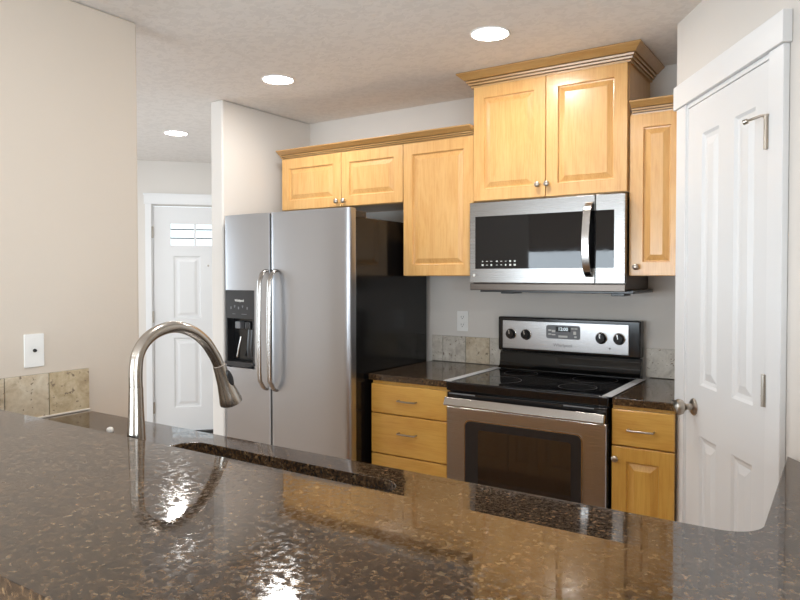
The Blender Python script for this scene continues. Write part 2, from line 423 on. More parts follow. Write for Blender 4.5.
# entry wall with the front door, set at an angle across the hall
ent = struct_empty('wall_entry', (-4.963, 3.830, 0), math.radians(47))
struct('wall_panel', bxs((-1.38, -.19, 0, .12, 0, CEIL), (-.19, .74, 0, .12, 2.03, CEIL), (.74, 1.9, 0, .12, 0, CEIL)), m_wall, ent)
struct('wall_hall_left', bxs((-6.0, -5.88, 2.9, 3.3, 0, CEIL)), m_wall) 
# front door
fd = struct_empty('door_2', (-4.963, 3.830, 0), math.radians(47))
DR = [(.012, .010), (.03, .010), (.05, .003), (.053, .002)]
dbm = B()
fz = [.02, .24, .86, 1.03, 1.585, 1.665, 1.878, 2.018]
fx = [-.18, -.015, .215, .345, .575, .735]
# lite row is an opening, the panel rows are routed
def door_with_lite():
    bm = B(); y = .02; th = .04
    rows = {1: True, 3: True}
    x0, x1 = fx[0], fx[-1]
    panel_slab(bm, fx, fz[:6], {(1, 1), (3, 1), (1, 3), (3, 3)}, y, th, DR, .001)
    box(bm, x0, x1, y, y + th, fz[6], fz[7]); box(bm, x0, -.045, y, y + th, fz[5], fz[6]); box(bm, .60, x1, y, y + th, fz[5], fz[6])
    # muntins and lite frame
    box(bm, -.045, .60, y - .008, y, fz[5] - .012, fz[5] + .012); box(bm, -.045, .60, y - .008, y, fz[6] - .012, fz[6] + .012)
    box(bm, -.055, -.035, y - .008, y, fz[5], fz[6]); box(bm, .59, .61, y - .008, y, fz[5], fz[6])
    for m in (.17, .385): box(bm, m - .008, m + .008, y + .006, y + .03, fz[5], fz[6])
    return bm
struct('door_slab', door_with_lite(), m_door, fd)
struct('pane', bxs((-.045, .60, .038, .042, fz[5], fz[6])), m_pane, fd)
for z in (1.820, 1.742): struct('outside_line', bxs((-.045, .60, .033, .0379, z - .0045, z + .0045)), m_dgrey, fd)  # thin strips at the glass stand in for lines outside, not leading
for z in (.25, 1.05, 1.79):
    hb = cyl(B(), (-.186, -.004, z - .05), (0, 0, 1), .007, .1, 12); box(hb, -.196, -.176, -.001, .012, z - .05, z + .05)
    struct('hinge', hb, m_knob, fd)
struct('door_viewer', lathe(B(), (.28, .021, 1.5), (0, -1, 0), [(.009, 0), (.009, .004), (.004, .005)], 16), m_knob, fd)
struct('threshold', bxs((-.19, .74, -.02, .11, 0, .03)), m_hole, fd)
struct('trim_2', bxs((-.242, -.192, -.018, 0, 0, 2.035), (.742, .83, -.018, 0, 0, 2.035), (-.25, .84, -.026, 0, 2.035, 2.118), (-.256, .846, -.032, 0, 2.112, 2.128), (-.192, -.182, .0, .06, 0, 2.03)), m_trim, ent)
# pantry door
pd = struct_empty('door_1', (-.5765, 2.8104, 0), TH)
px = [.112, .235, .372, .482, .620, .704]
pz = [.012, .16, .826, 1.010, 1.922, 2.038]
DR2 = [(.010, .007), (.022, .009), (.046, .003), (.049, .0022)]
struct('door_slab', panel_slab(B(), px, pz, {(1, 1), (3, 1), (1, 3), (3, 3)}, .006, .035, DR2, .0015), m_door, pd)
kb = lathe(B(), (.185, .006, .922), (0, -1, 0), [(.032, 0), (.032, .003), (.026, .009), (.013, .012), (.011, .028), (.016, .036), (.027, .044), (.030, .056), (.026, .067), (.012, .073), (.001, .0745)], 28)
struct('door_knob', kb, m_knob, pd, smooth=True)
for z0, z1 in ((1.777, 1.872), (1.024, 1.119), (.2, .295)):
    hb = cyl(B(), (.703, -.004, z0), (0, 0, 1), .0075, z1 - z0, 12)
    for zz in (z0 + .032, z0 + .062): cyl(hb, (.703, -.004, zz - .001), (0, 0, 1), .0082, .002, 12)
    box(hb, .692, .704, .001, .0075, z0, z1); struct('hinge', hb, m_knob, pd)
hs = sweep(B(), [(.703, -.004, 1.876), (.693, -.016, 1.876), (.672, -.032, 1.871), (.660, -.040, 1.868)], .004, 10)
cyl(hs, (.662, -.039, 1.868), (-.7, -.7, -.25), .008, .012, 14)
cyl(hs, (.703, -.004, 1.87), (0, 0, 1), .0095, .008, 14)
struct('hinge_door_stop', hs, m_knob, pd, smooth=True)
tr = bxs((.012, .102, -.001, .018, 0, 2.057), (.704, .785, -.001, .018, 0, 2.057), (.0, .797, -.010, .018, 2.057, 2.147))
tr2 = bxs((.102, .110, .004, .10, 0, 2.052), (.102, .704, .004, .10, 2.040, 2.057))
for f in tr2.verts: pass
me_ = bpy.data.meshes.new('tmp'); tr2.to_mesh(me_); tr.from_mesh(me_); tr2.free()
struct('trim_1', tr, m_trim, pd, bevel=.0025)

# bar knee wall
struct('wall_bar', bxs((-2.368, .9, .70, .865, 0, 1.026)), m_wall_dining)

# ================================================================== COUNTERS
def rounded(poly, radii, n=8):
    """round the corners of a polygon"""
    out = []; N = len(poly)
    for i, (p, r) in enumerate(zip(poly, radii)):
        p = Vector(p); a = Vector(poly[i - 1]); b = Vector(poly[(i + 1) % N])
        if r == 0: out.append((p.x, p.y)); continue
        u = (a - p).normalized(); v_ = (b - p).normalized(); half = u.angle(v_) / 2
        d = r / math.tan(half); c = p + (u + v_).normalized() * (r / math.sin(half))
        s = p + u * d; e = p + v_ * d
        a0 = math.atan2(s.y - c.y, s.x - c.x); a1 = math.atan2(e.y - c.y, e.x - c.x)
        da = (a1 - a0 + math.pi) % (2 * math.pi) - math.pi
        for k in range(n + 1): t = a0 + da * k / n; out.append((c.x + r * math.cos(t), c.y + r * math.sin(t)))
    return out
def slab_with_hole(outer, hole, z0, z1):
    bm = B(); loops = []
    for z in (z0, z1):
        edges = []
        for lp in (outer, hole) if hole else (outer,):
            vs = [bm.verts.new((x, y, z)) for x, y in lp]; loops.append(vs)
            edges += [bm.edges.new((vs[i], vs[(i + 1) % len(vs)])) for i in range(len(vs))]
        bmesh.ops.triangle_fill(bm, use_beauty=True, edges=edges)
    k = len(loops) // 2
    for q in range(k):
        a, b = loops[q], loops[q + k]; n = len(a)
        for i in range(n): j = (i + 1) % n; bm.faces.new((a[i], a[j], b[j], b[i]))
    return bm
CT, CB = .912, .881
ZB = 1.058
bar = obj('bar_top', slab_with_hole([(-2.368, .392), (.9, .392), (.9, .888), (-2.368, .888)], None, ZB - .031, ZB), m_gran, origin=(-.7, .64, 1.026), bevel=.003)
tag(bar, 'long raised brown granite bar top across the foreground', 'countertop')
# lower peninsula and right leg (follows the angled pantry wall)
XR = .185
wx = lambda s, o=0: (-.5604 + .536 * s - .844 * o, 2.8206 - .844 * s - .536 * o)
pA = wx(.803); pB = wx(1.37)
outer = rounded([(-2.368, .868), (XR, .868), (XR, 1.62), (wx(1.37)[0], wx(1.37)[1]), (-.134, 2.115), (-.134, 1.428), (-2.368, 1.428)],
                [0, 0, 0, 0, 0, .075, 0], 10)
hole = rrect(-1.655, -.882, .985, 1.333, .062, 8)
low = obj('sink_countertop', slab_with_hole(outer, hole, CB, CT), m_gran, origin=(-1.1, 1.15, CB), bevel=.003)
tag(low, 'lower brown granite countertop with rounded inner corner around the sink', 'countertop')
cl = obj('range_side_countertop', bxs((-2.040, -1.580, D - .636, D, CB, CT)), m_gran, origin=(-1.81, 3.06, CB), bevel=.003)
tag(cl, 'dark granite countertop between refrigerator and range', 'countertop')
cr = obj('range_side_countertop', prism(B(), [(-.802, D - .636), (-.540, D - .636), (-.583, 2.812), (PX0 - .001, 2.842), (PX0 - .001, D), (-.802, D)], CB, CT), m_gran, origin=(-.69, 3.06, CB), bevel=.003)
tag(cr, 'short dark granite countertop between range and white pantry door', 'countertop')

def backsplash(name, label, segs, z0, z1, frame_loc, rz, mats, caulk=False):
    """segs: list of (x0,x1); tiles face local -Y"""
    t = begin_local(name, label, 'backsplash', frame_loc, rz)
    g = .0015
    obj('grout', bxs((segs[0][0], segs[-1][1], -.006, 0, z0, z1)), m_grout, t)
    for i, (a, b) in enumerate(segs):
        obj('tile', bxs((a + g, b - g, -.011, -.0055, z0 + .003, z1 - .0005)), m_tiles[mats[i]], t, bevel=.0012)
    if caulk: obj('caulk_line', bxs((segs[0][0], segs[-1][1], -.016, -.0055, z0 - .0005, z0 + .006)), m_caulk, t, bevel=.002)
    return t
# faces +X: local -Y -> +X means rz = +90deg; local x -> +Y
backsplash('tile_backsplash', 'beige travertine backsplash on left wall below the cable plate', [(.868, .985), (.985, 1.135), (1.135, 1.285), (1.285, 1.436)], CT + .0005, 1.067, (-2.368, 0, 0), R90, (1, 0, 0, 1), True)
backsplash('tile_backsplash', 'grey beige travertine backsplash between refrigerator and range', [(-2.04, -1.966), (-1.966, -1.816), (-1.816, -1.665), (-1.665, -1.58)], CT + .0005, 1.062, (0, D, 0), 0, (2, 2, 0, 2))
backsplash('tile_backsplash', 'single travertine backsplash tile run right of the range', [(-.821, -.671), (-.671, PX0 - .001)], CT + .0005, 1.055, (0, D, 0), 0, (2, 0))
backsplash('tile_backsplash', 'travertine backsplash at right picture edge beside pantry door', [(.876, 1.026), (1.026, 1.176), (1.176, 1.32)], CT + .0005, 1.072, (-.5605, 2.8206, 0), TH, (2, 0, 2), True)

# ================================================================== SINK AND FAUCET
sk = begin('kitchen_sink', 'undermount stainless sink set in lower granite counter behind the bar', 'sink', (-1.27, 1.16, .66))
def bowl():
    bm = B(); r = [rrect(-1.665, -.872, .975, 1.343, .07, 6), rrect(-1.652, -.885, .988, 1.330, .06, 6), rrect(-1.64, -.897, 1.0, 1.318, .06, 6), rrect(-1.60, -.94, 1.03, 1.29, .05, 6)]
    zz = [.880, .880, .70, .678]; R = [[bm.verts.new((x, y, z)) for x, y in p] for p, z in zip(r, zz)]
    for a, b in zip(R, R[1:]):
        n = len(a)
        for i in range(n): j = (i + 1) % n; bm.faces.new((a[i], a[j], b[j], b[i]))
    bm.faces.new(R[-1]); return bm
bo = obj('bowl', bowl(), m_steel, sk, smooth=True); s_ = bo.modifiers.new('s', 'SOLIDIFY'); s_.thickness = .0015; s_.offset = -1
obj('drain', lathe(B(), (-1.27, 1.16, .679), (0, 0, 1), [(.055, 0), (.055, .002), (.04, .003), (.038, .0005)], 24), m_fauc, sk, smooth=True)

fa = begin('kitchen_faucet', 'tall brushed nickel gooseneck faucet with pull-down spray head', 'faucet', (-1.322, .914, CT))
FX = -1.322
obj('base', lathe(B(), (FX, .914, CT), (0, 0, 1), [(.027, 0), (.027, .006), (.0235, .012), (.0220, .06), (.0210, .11), (.0190, .15), (.0165, .20), (.0152, .25)], 28), m_fauc, fa, smooth=True)
path = spline([(FX, .914, 1.10), (FX, .914, 1.15), (FX, .914, 1.20), (FX, .920, 1.236), (FX, .942, 1.266), (FX, .976, 1.284), (FX, 1.019, 1.290), (FX, 1.066, 1.277), (FX, 1.106, 1.249), (FX, 1.134, 1.213), (FX, 1.149, 1.186)], 6)
obj('spout', sweep(B(), path, [.0149 - .0010 * min(1, i / 30) for i in range(len(path))], 28), m_fauc, fa, smooth=True)
hd = (Vector((FX, 1.190, 1.083)) - Vector((FX, 1.149, 1.188))).normalized()
hdo = obj('spray_head', lathe(B(), Vector((FX, 1.149, 1.188)), hd, [(.0140, -.002), (.0140, .001), (.0160, .003), (.0168, .02), (.0190, .05), (.0245, .085), (.0285, .104), (.0285, .110), (.024, .113), (.001, .113)], 28), m_fauc, fa, smooth=True)
# black oval toggle on the side of the head that faces away from the post
sx = hd.cross(Vector((1, 0, 0))).normalized()
if sx.y < 0: sx = -sx
bc = Vector((FX, 1.149, 1.188)) + hd * .042 + sx * .006
nrm = sx * -.02 + Vector((1, 0, 0))
nrm.normalize()
bt = B(); 
side = hd.cross(nrm).normalized()
rings = []
for k, (s, h) in enumerate(((1, -.004), (1, .002), (.85, .0045), (.4, .0055))):
    rings.append([bt.verts.new(bc + nrm * (.0165 + h) + hd * (.023 * s * math.cos(2 * math.pi * i / 20)) + side * (.0085 * s * math.sin(2 * math.pi * i / 20))) for i in range(20)])
for a, b in zip(rings, rings[1:]):
    for i in range(20): j = (i + 1) % 20; bt.faces.new((a[i], a[j], b[j], b[i]))
bt.faces.new(rings[-1])
obj('spray_button', bt, m_dgrey, hdo, smooth=True)
lv = lathe(B(), (FX + .018, .918, CT + .06), (1, 0, 0), [(.013, 0), (.013, .022), (.009, .026)], 20)
sweep(lv, [(FX + .034, .918, CT + .062), (FX + .05, .916, CT + .075), (FX + .075, .914, CT + .098)], [.006, .0055, .005], 12)
obj('lever', lv, m_fauc, fa, smooth=True)

cap = obj('hole_cover_cap', lathe(B(), (-1.962, 1.262, CT), (0, 0, 1), [(.009, .0003), (.0105, .004), (.0105, .010), (.008, .0145), (.004, .0165), (.0005, .017)], 20), m_white, origin=(-1.962, 1.262, CT), smooth=True)
tag(cap, 'tiny white domed cap on lower granite counter left of the faucet', 'cap')

# peninsula base cabinets (face the range)
pc = begin('base_cabinet', 'maple base cabinets under the sink counter facing the range', 'cabinet', (-1.25, 1.1, 0))
obj('cabinet_box', bxs((-2.36, .18, .87, 1.375, .10, .60), (-2.36, -1.70, .87, 1.375, .60, CB), (-.84, .18, .87, 1.375, .60, CB), (-1.70, -.84, 1.36, 1.375, .60, CB), (-1.70, -.84, .87, .885, .60, CB), (-2.36, -.06, .9, 1.31, 0, .10), (-.10, .18, 1.375, 1.60, .0, CB)), m_wood, pc)
xs_ = [-2.34, -1.86, -1.66, -1.26, -.86, -.5, -.13]
for a, b in zip(xs_, xs_[1:]):
    q = cab_door(a + .003, b - .003, .12, .70, -1.396); 
    for v in q.verts: v.co.y = -v.co.y
    obj('door', q, m_wood, pc)
    q = slab_front(a + .003, b - .003, .706, .862, -1.396)
    for v in q.verts: v.co.y = -v.co.y
    obj('drawer_front', q, m_woodh, pc)

# ================================================================== WALL CABINETS
YU = 3.009; ZU0, ZU1 = 1.4076, 2.112
def wall_cab(label, x0, x1, y, z0, z1, doors, knobs, group='maple wall cabinets', back=D, fr=.058):
    t = begin('wall_cabinet', label, 'cabinet', ((x0 + x1) / 2, (y + back) / 2, z0), group)
    obj('cabinet_box', bxs((x0 + .0005, x1 - .0005, y + .021, back, z0, z1 + .012)), m_wood, t, bevel=.001)
    for (a, b), kp in zip(doors, knobs):
        d = obj('door', cab_door(a, b, z0 + .002, z1 - .001, y, fr), m_wood, t)
        if kp: knob(d, kp[0], kp[1], y)
    return t
wall_cab('low wide maple wall cabinet with two doors above the refrigerator', -2.889, -2.0035, YU, 1.803, ZU1, [(-2.887, -2.429), (-2.426, -2.005)], [(-2.452, 1.835), (-2.402, 1.835)])
wall_cab('single-door maple wall cabinet between refrigerator and microwave', -2.0025, -1.5735, YU, ZU0, ZU1, [(-2.001, -1.577)], [None])
wcr = wall_cab('narrow maple wall cabinet right of the microwave beside pantry door', -.8095, PX0 - .002, YU, ZU0, ZU1, [(-.808, PX0 - .003)], [(-.774, 1.447)])
tall = wall_cab('tall deep maple wall cabinet with two doors above the microwave', -1.573, -.811, 2.994, 1.778, 2.345, [(-1.570, -1.1925), (-1.1895, -.814)], [(-1.226, 1.838), (-1.179, 1.838)], 'maple wall cabinets')
cm = obj('crown_molding', molding(B(), [(-2.889, YU + .012), (-1.575, YU + .012)], crown_prof(ZU1 - .002, 2.160, .062)), m_crown, origin=(-2.2, YU, 2.11), smooth=False)
tag(cm, 'stepped maple crown molding along cabinets above refrigerator', 'molding')
ORG = Vector(tall.location)
obj('crown_molding', molding(B(), [(-1.573, D - .002), (-1.573, 3.002), (-.811, 3.002), (-.811, D - .002)], crown_prof(2.342, CEIL - .002, .066)), m_crown, tall)
ORG = Vector(wcr.location)
obj('crown_molding', molding(B(), [(-.797, YU + .012), (PX0 - .002, YU + .012)], crown_prof(ZU1 - .002, 2.163, .062)), m_crown, wcr)

# ================================================================== BASE CABINETS beside the range
YC = 2.745
bl = begin('base_cabinet', 'maple base cabinet with three drawers between refrigerator and range', 'cabinet', (-1.80, 3.06, 0))
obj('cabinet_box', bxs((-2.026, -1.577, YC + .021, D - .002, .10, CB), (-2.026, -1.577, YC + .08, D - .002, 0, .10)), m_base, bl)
for z0, z1 in ((.720, .864), (.515, .714), (.310, .509), (.115, .304)):
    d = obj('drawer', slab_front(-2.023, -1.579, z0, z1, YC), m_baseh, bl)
    pull(d, -1.80, (z0 + z1) / 2 + (.0 if z1 > .8 else .015), YC, .10) if z0 > .5 else pull(d, -1.80, (z0 + z1) / 2, YC, .10)
br = begin('base_cabinet', 'narrow maple base cabinet with drawer over door right of range', 'cabinet', (-.69, 3.06, 0))
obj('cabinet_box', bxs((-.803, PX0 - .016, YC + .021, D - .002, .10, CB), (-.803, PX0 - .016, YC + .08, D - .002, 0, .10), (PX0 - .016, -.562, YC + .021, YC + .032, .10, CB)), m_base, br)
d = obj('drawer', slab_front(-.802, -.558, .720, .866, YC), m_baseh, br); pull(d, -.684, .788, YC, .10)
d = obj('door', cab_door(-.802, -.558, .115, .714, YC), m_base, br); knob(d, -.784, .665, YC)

# ================================================================== REFRIGERATOR
fr = begin('refrigerator', 'stainless side-by-side refrigerator with black sides beside the beige wall', 'refrigerator', (-2.5, 3.0, 0))
obj('case', bxs((-2.948, -2.054, 2.662, 3.335, .03, 1.703)), m_case, fr, bevel=.004)
obj('base_grille', bxs((-2.94, -2.06, 2.672, 2.70, 0, .07)), m_dgrey, fr)
obj('door_gap_strip', bxs((-2.5928, -2.5812, 2.6070, 2.661, .08, 1.742)), m_hole, fr)  # black strip filling the gap between the doors, standing in for its shade
hc = bxs((-2.145, -2.062, 2.655, 2.76, 1.7035, 1.736)); obj('hinge_cover', hc, m_dgrey, fr, bevel=.004)
hc = bxs((-2.935, -2.85, 2.655, 2.76, 1.7035, 1.736)); obj('hinge_cover', hc, m_dgrey, fr, bevel=.004)
def bowed_door(x0, x1, z0, z1, yf, yb, bulge, holes=None, n=26, ra=.016, rb=.016):
    """slightly convex door face; hole: (hx0,hx1,hz0,hz1) left open"""
    bm = B(); xs = [x0, x0 + ra * .15, x0 + ra * .5, x0 + ra]
    inner = [x0 + ra + (x1 - x0 - ra - rb) * i / n for i in range(1, n)]
    if holes: inner = sorted(inner + [holes[0], holes[1]])
    xs = xs + inner + [x1 - rb, x1 - rb * .5, x1 - rb * .15, x1]
    def yy(x):
        u = (x - x0) / (x1 - x0); y = yf - bulge * (1 - (2 * u - 1) ** 2)
        for e, r in ((x - x0, ra), (x1 - x, rb)):
            if e < r: y += r * (1 - math.sqrt(max(0, 1 - (1 - e / r) ** 2)))
        return y
    zs = [z0] + ([holes[2], holes[3]] if holes else []) + [z1]
    F = [[bm.verts.new((x, yy(x), z)) for z in zs] for x in xs]
    Bk = {}
    for i in range(len(xs) - 1):
        for j in range(len(zs) - 1):
            if holes and j == 1 and xs[i] >= holes[0] - 1e-6 and xs[i + 1] <= holes[1] + 1e-6: continue
            bm.faces.new((F[i][j], F[i + 1][j], F[i + 1][j + 1], F[i][j + 1]))
    b = [bm.verts.new((x, yb, z)) for x, z in ((x0, z0), (x1, z0), (x1, z1), (x0, z1))]
    bm.faces.new(b)
    bm.faces.new([F[i][0] for i in range(len(xs))] + [b[1], b[0]]); bm.faces.new([F[i][-1] for i in range(len(xs))] + [b[2], b[3]])
    bm.faces.new([F[0][j] for j in range(len(zs))] + [b[3], b[0]]); bm.faces.new([F[-1][j] for j in range(len(zs))] + [b[2], b[1]])
    return bm
DH = (-2.936, -2.706, .898, 1.330)
fdoor = obj('freezer_door', bowed_door(-2.949, -2.5930, .075, 1.747, 2.608, 2.658, .006, DH, rb=.0006), m_fsteel, fr, smooth=True)
rdoor = obj('refrigerator_door', bowed_door(-2.5810, -2.052, .075, 1.747, 2.608, 2.658, .010, ra=.0006), m_fsteel, fr, smooth=True)
def fhandle(x, par):
    p = spline([(x, 2.604, 1.438), (x, 2.585, 1.430), (x, 2.566, 1.405), (x, 2.553, 1.35), (x, 2.549, 1.12), (x, 2.552, .88), (x, 2.565, .835), (x, 2.584, .808), (x, 2.604, .798)], 7)
    return obj('handle', sweep(B(), p, .0110, 16, (1.35, .75)), m_bright, par, smooth=True)
fhandle(-2.618, fdoor); fhandle(-2.545, rdoor)
# water and ice dispenser
a0, a1, c0, c1 = DH
cx = (a0 + a1) / 2
def disp_frame():
    bm = B(); zmid = 1.172
    # upper control face, lower recess surround, curved bottom lip
    box(bm, a0 + .001, a1 - .001, 2.602, 2.63, zmid, c1 - .001)
    box(bm, a0 + .001, a0 + .014, 2.602, 2.655, c0 + .02, zmid); box(bm, a1 - .014, a1 - .001, 2.602, 2.655, c0 + .02, zmid)
    n = 12; pts = [(a0 + .001, c0 + .034), (a1 - .001, c0 + .034)]
    low = [(a1 - .001 - (a1 - a0 - .002) * i / n, c0 + .018 - .016 * math.sin(math.pi * i / n)) for i in range(n + 1)]
    prism_y(bm, [(a0 + .001, c0 + .034)] + low[::-1] + [(a1 - .001, c0 + .034)], 2.596, 2.655)
    return bm
obj('dispenser_frame', disp_frame(), m_dgrey, fdoor, bevel=.002)
rc = bxs((a0 + .014, a1 - .014, 2.650, 2.656, c0 + .03, 1.172)); obj('dispenser_recess', rc, m_black, fdoor)
for px_ in (cx - .028, cx + .05):
    q = bxs((px_ - .020, px_ + .020, 2.612, 2.65, 1.115, 1.155)); obj('dispenser_nozzle', q, m_grey if px_ < cx else m_dgrey, fdoor, bevel=.004)
q = B(); sweep(q, [(cx - .012, 2.625, 1.07), (cx - .022, 2.615, 1.0), (cx - .036, 2.618, .955)], .006, 10); obj('dispenser_paddle', q, m_bright, fdoor, smooth=True)
q = sweep(B(), [(cx + .05, 2.635, 1.11), (cx + .05, 2.625, 1.0), (cx + .05, 2.632, .955)], .02, 12, (1, .3)); obj('dispenser_paddle', q, m_dgrey, fdoor, smooth=True)
text('Whirlpool', .017, front_m(cx - .002, 2.6015, 1.272), m_print, fdoor, bold=.0006)
for i, dx in enumerate((-.068, -.038, -.008, .024, .060)):
    z = 1.232 + (.006 if i % 2 else 0)
    icons = B()
    if i % 2: prism_y(icons, [(cx + dx - .006, z + .007), (cx + dx, z - .008), (cx + dx + .006, z + .007)], 2.6008, 2.602)
    else: box(icons, cx + dx - .004, cx + dx + .004, 2.6008, 2.602, z - .008, z + .006)
    obj('control_icon', icons, m_grey, fdoor)
for dx, w_ in ((-.045, .012), (.035, .02)): obj('control_icon', bxs((cx + dx - w_, cx + dx + w_, 2.6008, 2.602, 1.196, 1.1985)), m_grey, fdoor)

# ================================================================== RANGE
rg = begin('electric_range', 'stainless freestanding electric range with black glass cooktop under the microwave', 'range', (-1.192, 3.0, 0))
RX0, RX1 = -1.573, -.811; YR = 2.722
obj('body', bxs((RX0 + .004, RX1 - .004, YR + .035, 3.335, .02, .868)), m_black, rg)
obj('cooktop', bxs((RX0, RX1, YR + .004, 3.285, .872, .915)), m_glass_black, rg, bevel=.007, seg=3)
for cx_, cy_, rr in ((-1.38, 2.90, .105), (-1.0, 2.90, .085), (-1.38, 3.15, .085), (-1.0, 3.15, .105)):
    q = lathe(B(), (cx_, cy_, .9148), (0, 0, 1), [(rr, 0), (rr, .0006), (rr - .003, .0006), (rr - .003, 0)], 48); obj('burner_ring', q, m_dgrey, rg)
od = obj('oven_door', None or panel_slab(B(), [RX0 + .006, RX1 - .006], [.20, .800], set(), YR, .035, [], .003), m_steel, rg)
def rr_panel(x0, x1, z0, z1, y0, y1, r): return prism_y(B(), rrect(x0, x1, z0, z1, r, 6), y0, y1)
obj('door_window_frame', rr_panel(-1.474, -.915, .335, .748, YR - .0022, YR + .002, .03), m_bright, od)
obj('door_window_frame', rr_panel(-1.468, -.921, .341, .742, YR - .003, YR + .002, .026), m_dgrey, od)
obj('door_window', rr_panel(-1.402, -.965, .385, .707, YR - .0036, YR + .002, .012), m_oven_glass, od)
obj('door_top_strip', bxs((RX0 + .006, RX1 - .006, YR + .004, YR + .035, .802, .866)), m_black, od, bevel=.003)
for a_, b_ in ((-1.555, -1.42), (-1.00, -.87)): obj('vent_trim', bxs((a_, b_, YR + .001, YR + .006, .8585, .863)), m_grey, od)
hb = bxs((RX0 + .016, RX1 - .004, YR - .062, YR - .042, .812, .852)); box(hb, RX0 + .03, RX0 + .055, YR - .044, YR + .006, .818, .846); box(hb, RX1 - .05, RX1 - .025, YR - .044, YR + .006, .818, .846)
bmesh.ops.rotate(hb, cent=(0, YR - .052, .832), matrix=Matrix.Rotation(math.radians(-24), 3, 'X'), verts=hb.verts[:8])
bmesh.ops.translate(hb, vec=(.004, .008, -.002), verts=hb.verts[:8])
obj('handle', hb, m_bright, od, bevel=.005, seg=3)
obj('storage_drawer', panel_slab(B(), [RX0 + .006, RX1 - .006], [.04, .19], set(), YR, .035, [], .003), m_steel, rg)
# backguard
BGY = 3.29
bgp = B(); prof = [(3.335, .905), (3.272, .905), (3.272, .918), (3.292, .932), (3.300, .96), (3.300, .990), (3.306, .998), (3.306, 1.006), (3.335, 1.006)]
for x0_, x1_ in ((RX0 + .004, -.826),):
    a = [bgp.verts.new((x0_, y, z)) for y, z in prof]; b = [bgp.verts.new((x1_, y, z)) for y, z in prof]
    for i in range(len(prof)): j = (i + 1) % len(prof); bgp.faces.new((a[i], a[j], b[j], b[i]))
    bgp.faces.new(a[::-1]); bgp.faces.new(b)
obj('backguard_lower', bgp, m_gloss, rg, bevel=.003)
bk = obj('backguard', bxs((-1.580, -.829, 3.302, 3.368, 1.008, 1.190)), m_black, rg, bevel=.008, seg=3)
obj('control_panel', bxs((-1.552, -.884, 3.2975, 3.304, 1.022, 1.170)), m_steel, bk, bevel=.002)
obj('clock_panel', prism_y(B(), rrect(-1.304, -1.124, 1.085, 1.155, .012, 5), 3.2955, 3.299), m_grey, bk)
obj('clock_display', bxs((-1.252, -1.174, 3.2935, 3.296, 1.122, 1.148)), m_black, bk)
text('12:00', .024, front_m(-1.213, 3.293, 1.135), m_lcd, bk, 'clock_digits', .0003, .0005)
for dx, z, w_, h in ((-.070, 1.128, .008, .004), (-.050, 1.124, .009, .006), (-.07, 1.108, .008, .003), (-.05, 1.106, .01, .003), (0, 1.098, .024, .005), (.050, 1.140, .007, .003), (.068, 1.140, .008, .003), (.062, 1.118, .007, .008), (.066, 1.098, .006, .004)):
    obj('control_button', bxs((-1.214 + dx - w_, -1.214 + dx + w_, 3.2945, 3.296, z - h, z + h)), m_print, bk)
text('Whirlpool', .024, front_m(-1.216, 3.297, 1.052), m_printg, bk)
for kx in (-1.501, -1.415, -1.017, -.929):
    k_ = obj('burner_knob', lathe(B(), (kx, 3.298, 1.100), (0, -1, 0), [(.029, 0), (.029, .003), (.0245, .005), (.0235, .022), (.021, .026), (.001, .026)], 28), m_black, bk, smooth=True)
    q = lathe(B(), (kx, 3.298, 1.100), (0, -1, 0), [(.030, -.001), (.030, .002), (.0295, .004), (.026, .005), (.0255, .003)], 28)
    box(q, kx - .003, kx + .003, 3.270, 3.273, 1.100, 1.122)
    bmesh.ops.rotate(q, cent=(kx, 3.29, 1.1), matrix=Matrix.Rotation(random.uniform(-.3, .3), 3, 'Y'), verts=q.verts)
    obj('knob_ring', q, m_bright, bk, smooth=True)
q = lathe(B(), (-.975, 3.297, 1.05), (0, -1, 0), [(.005, 0), (.005, .001), (.001, .0012)], 12); obj('indicator_light', q, m_printg, bk)

# steel gap covers on both sides of the cooktop
for lab, x0_, x1_ in (('metal gap strip between cooktop and left countertop', RX0 - .016, RX0 + .024), ('pale metal gap strip between cooktop and right countertop', RX1 - .026, RX1 + .014)):
    zz = .9155
    q = bxs((x0_, x1_, 2.725, 3.272, zz, zz + .002), ((x0_ + x1_) / 2 + (-.0105 if x0_ < -1.2 else .0005), (x0_ + x1_) / 2 + (-.009 if x0_ < -1.2 else .002), 2.75, 3.25, zz - .02, zz + .001))
    tag(obj('gap_cover_strip', bxs((x0_, x1_, 2.728, 3.270, zz, zz + .002)), m_strip, origin=((x0_ + x1_) / 2, 3, zz), bevel=.0006), lab, 'strip', 'gap strips beside the cooktop'); q.free()

# ================================================================== MICROWAVE
mw = begin('microwave_oven', 'stainless over-the-range microwave with black window and curved handle', 'microwave', (-1.192, 3.16, 1.34))
YM = 2.9595; MZ0, MZ1 = 1.338, 1.769
obj('case', bxs((RX0 + .003, RX1 - .003, YM + .034, D - .002, MZ0 + .006, MZ1 - .001)), m_dsteel, mw, bevel=.003)
ub = bxs((-1.545, -.79, YM + .06, D - .004, MZ0 - .010, MZ0 + .006)); box(ub, -1.45, -1.38, YM + .10, YM + .2, MZ0 - .018, MZ0 - .009); box(ub, -.90, -.84, YM + .10, YM + .2, MZ0 - .022, MZ0 - .009)
obj('underside_filter', ub, m_dgrey, mw, bevel=.002)
md = obj('door', bxs((RX0, -.9445, YM, YM + .032, 1.374, MZ1)), m_msteel, mw, bevel=.003)
mp_ = obj('control_side', bxs((-.9425, RX1, YM, YM + .032, 1.374, MZ1)), m_msteel, mw, bevel=.003)
obj('window', bxs((-1.541, -.9455, YM - .0015, YM + .002, 1.443, 1.699)), m_glass_black, md)
obj('window', bxs((-.9415, -.859, YM - .0015, YM + .002, 1.443, 1.699)), m_glass_black, mp_)
obj('vent_strip', bxs((RX0, RX1, YM + .004, YM + .034, MZ0, 1.371)), m_dsteel, mw, bevel=.003)
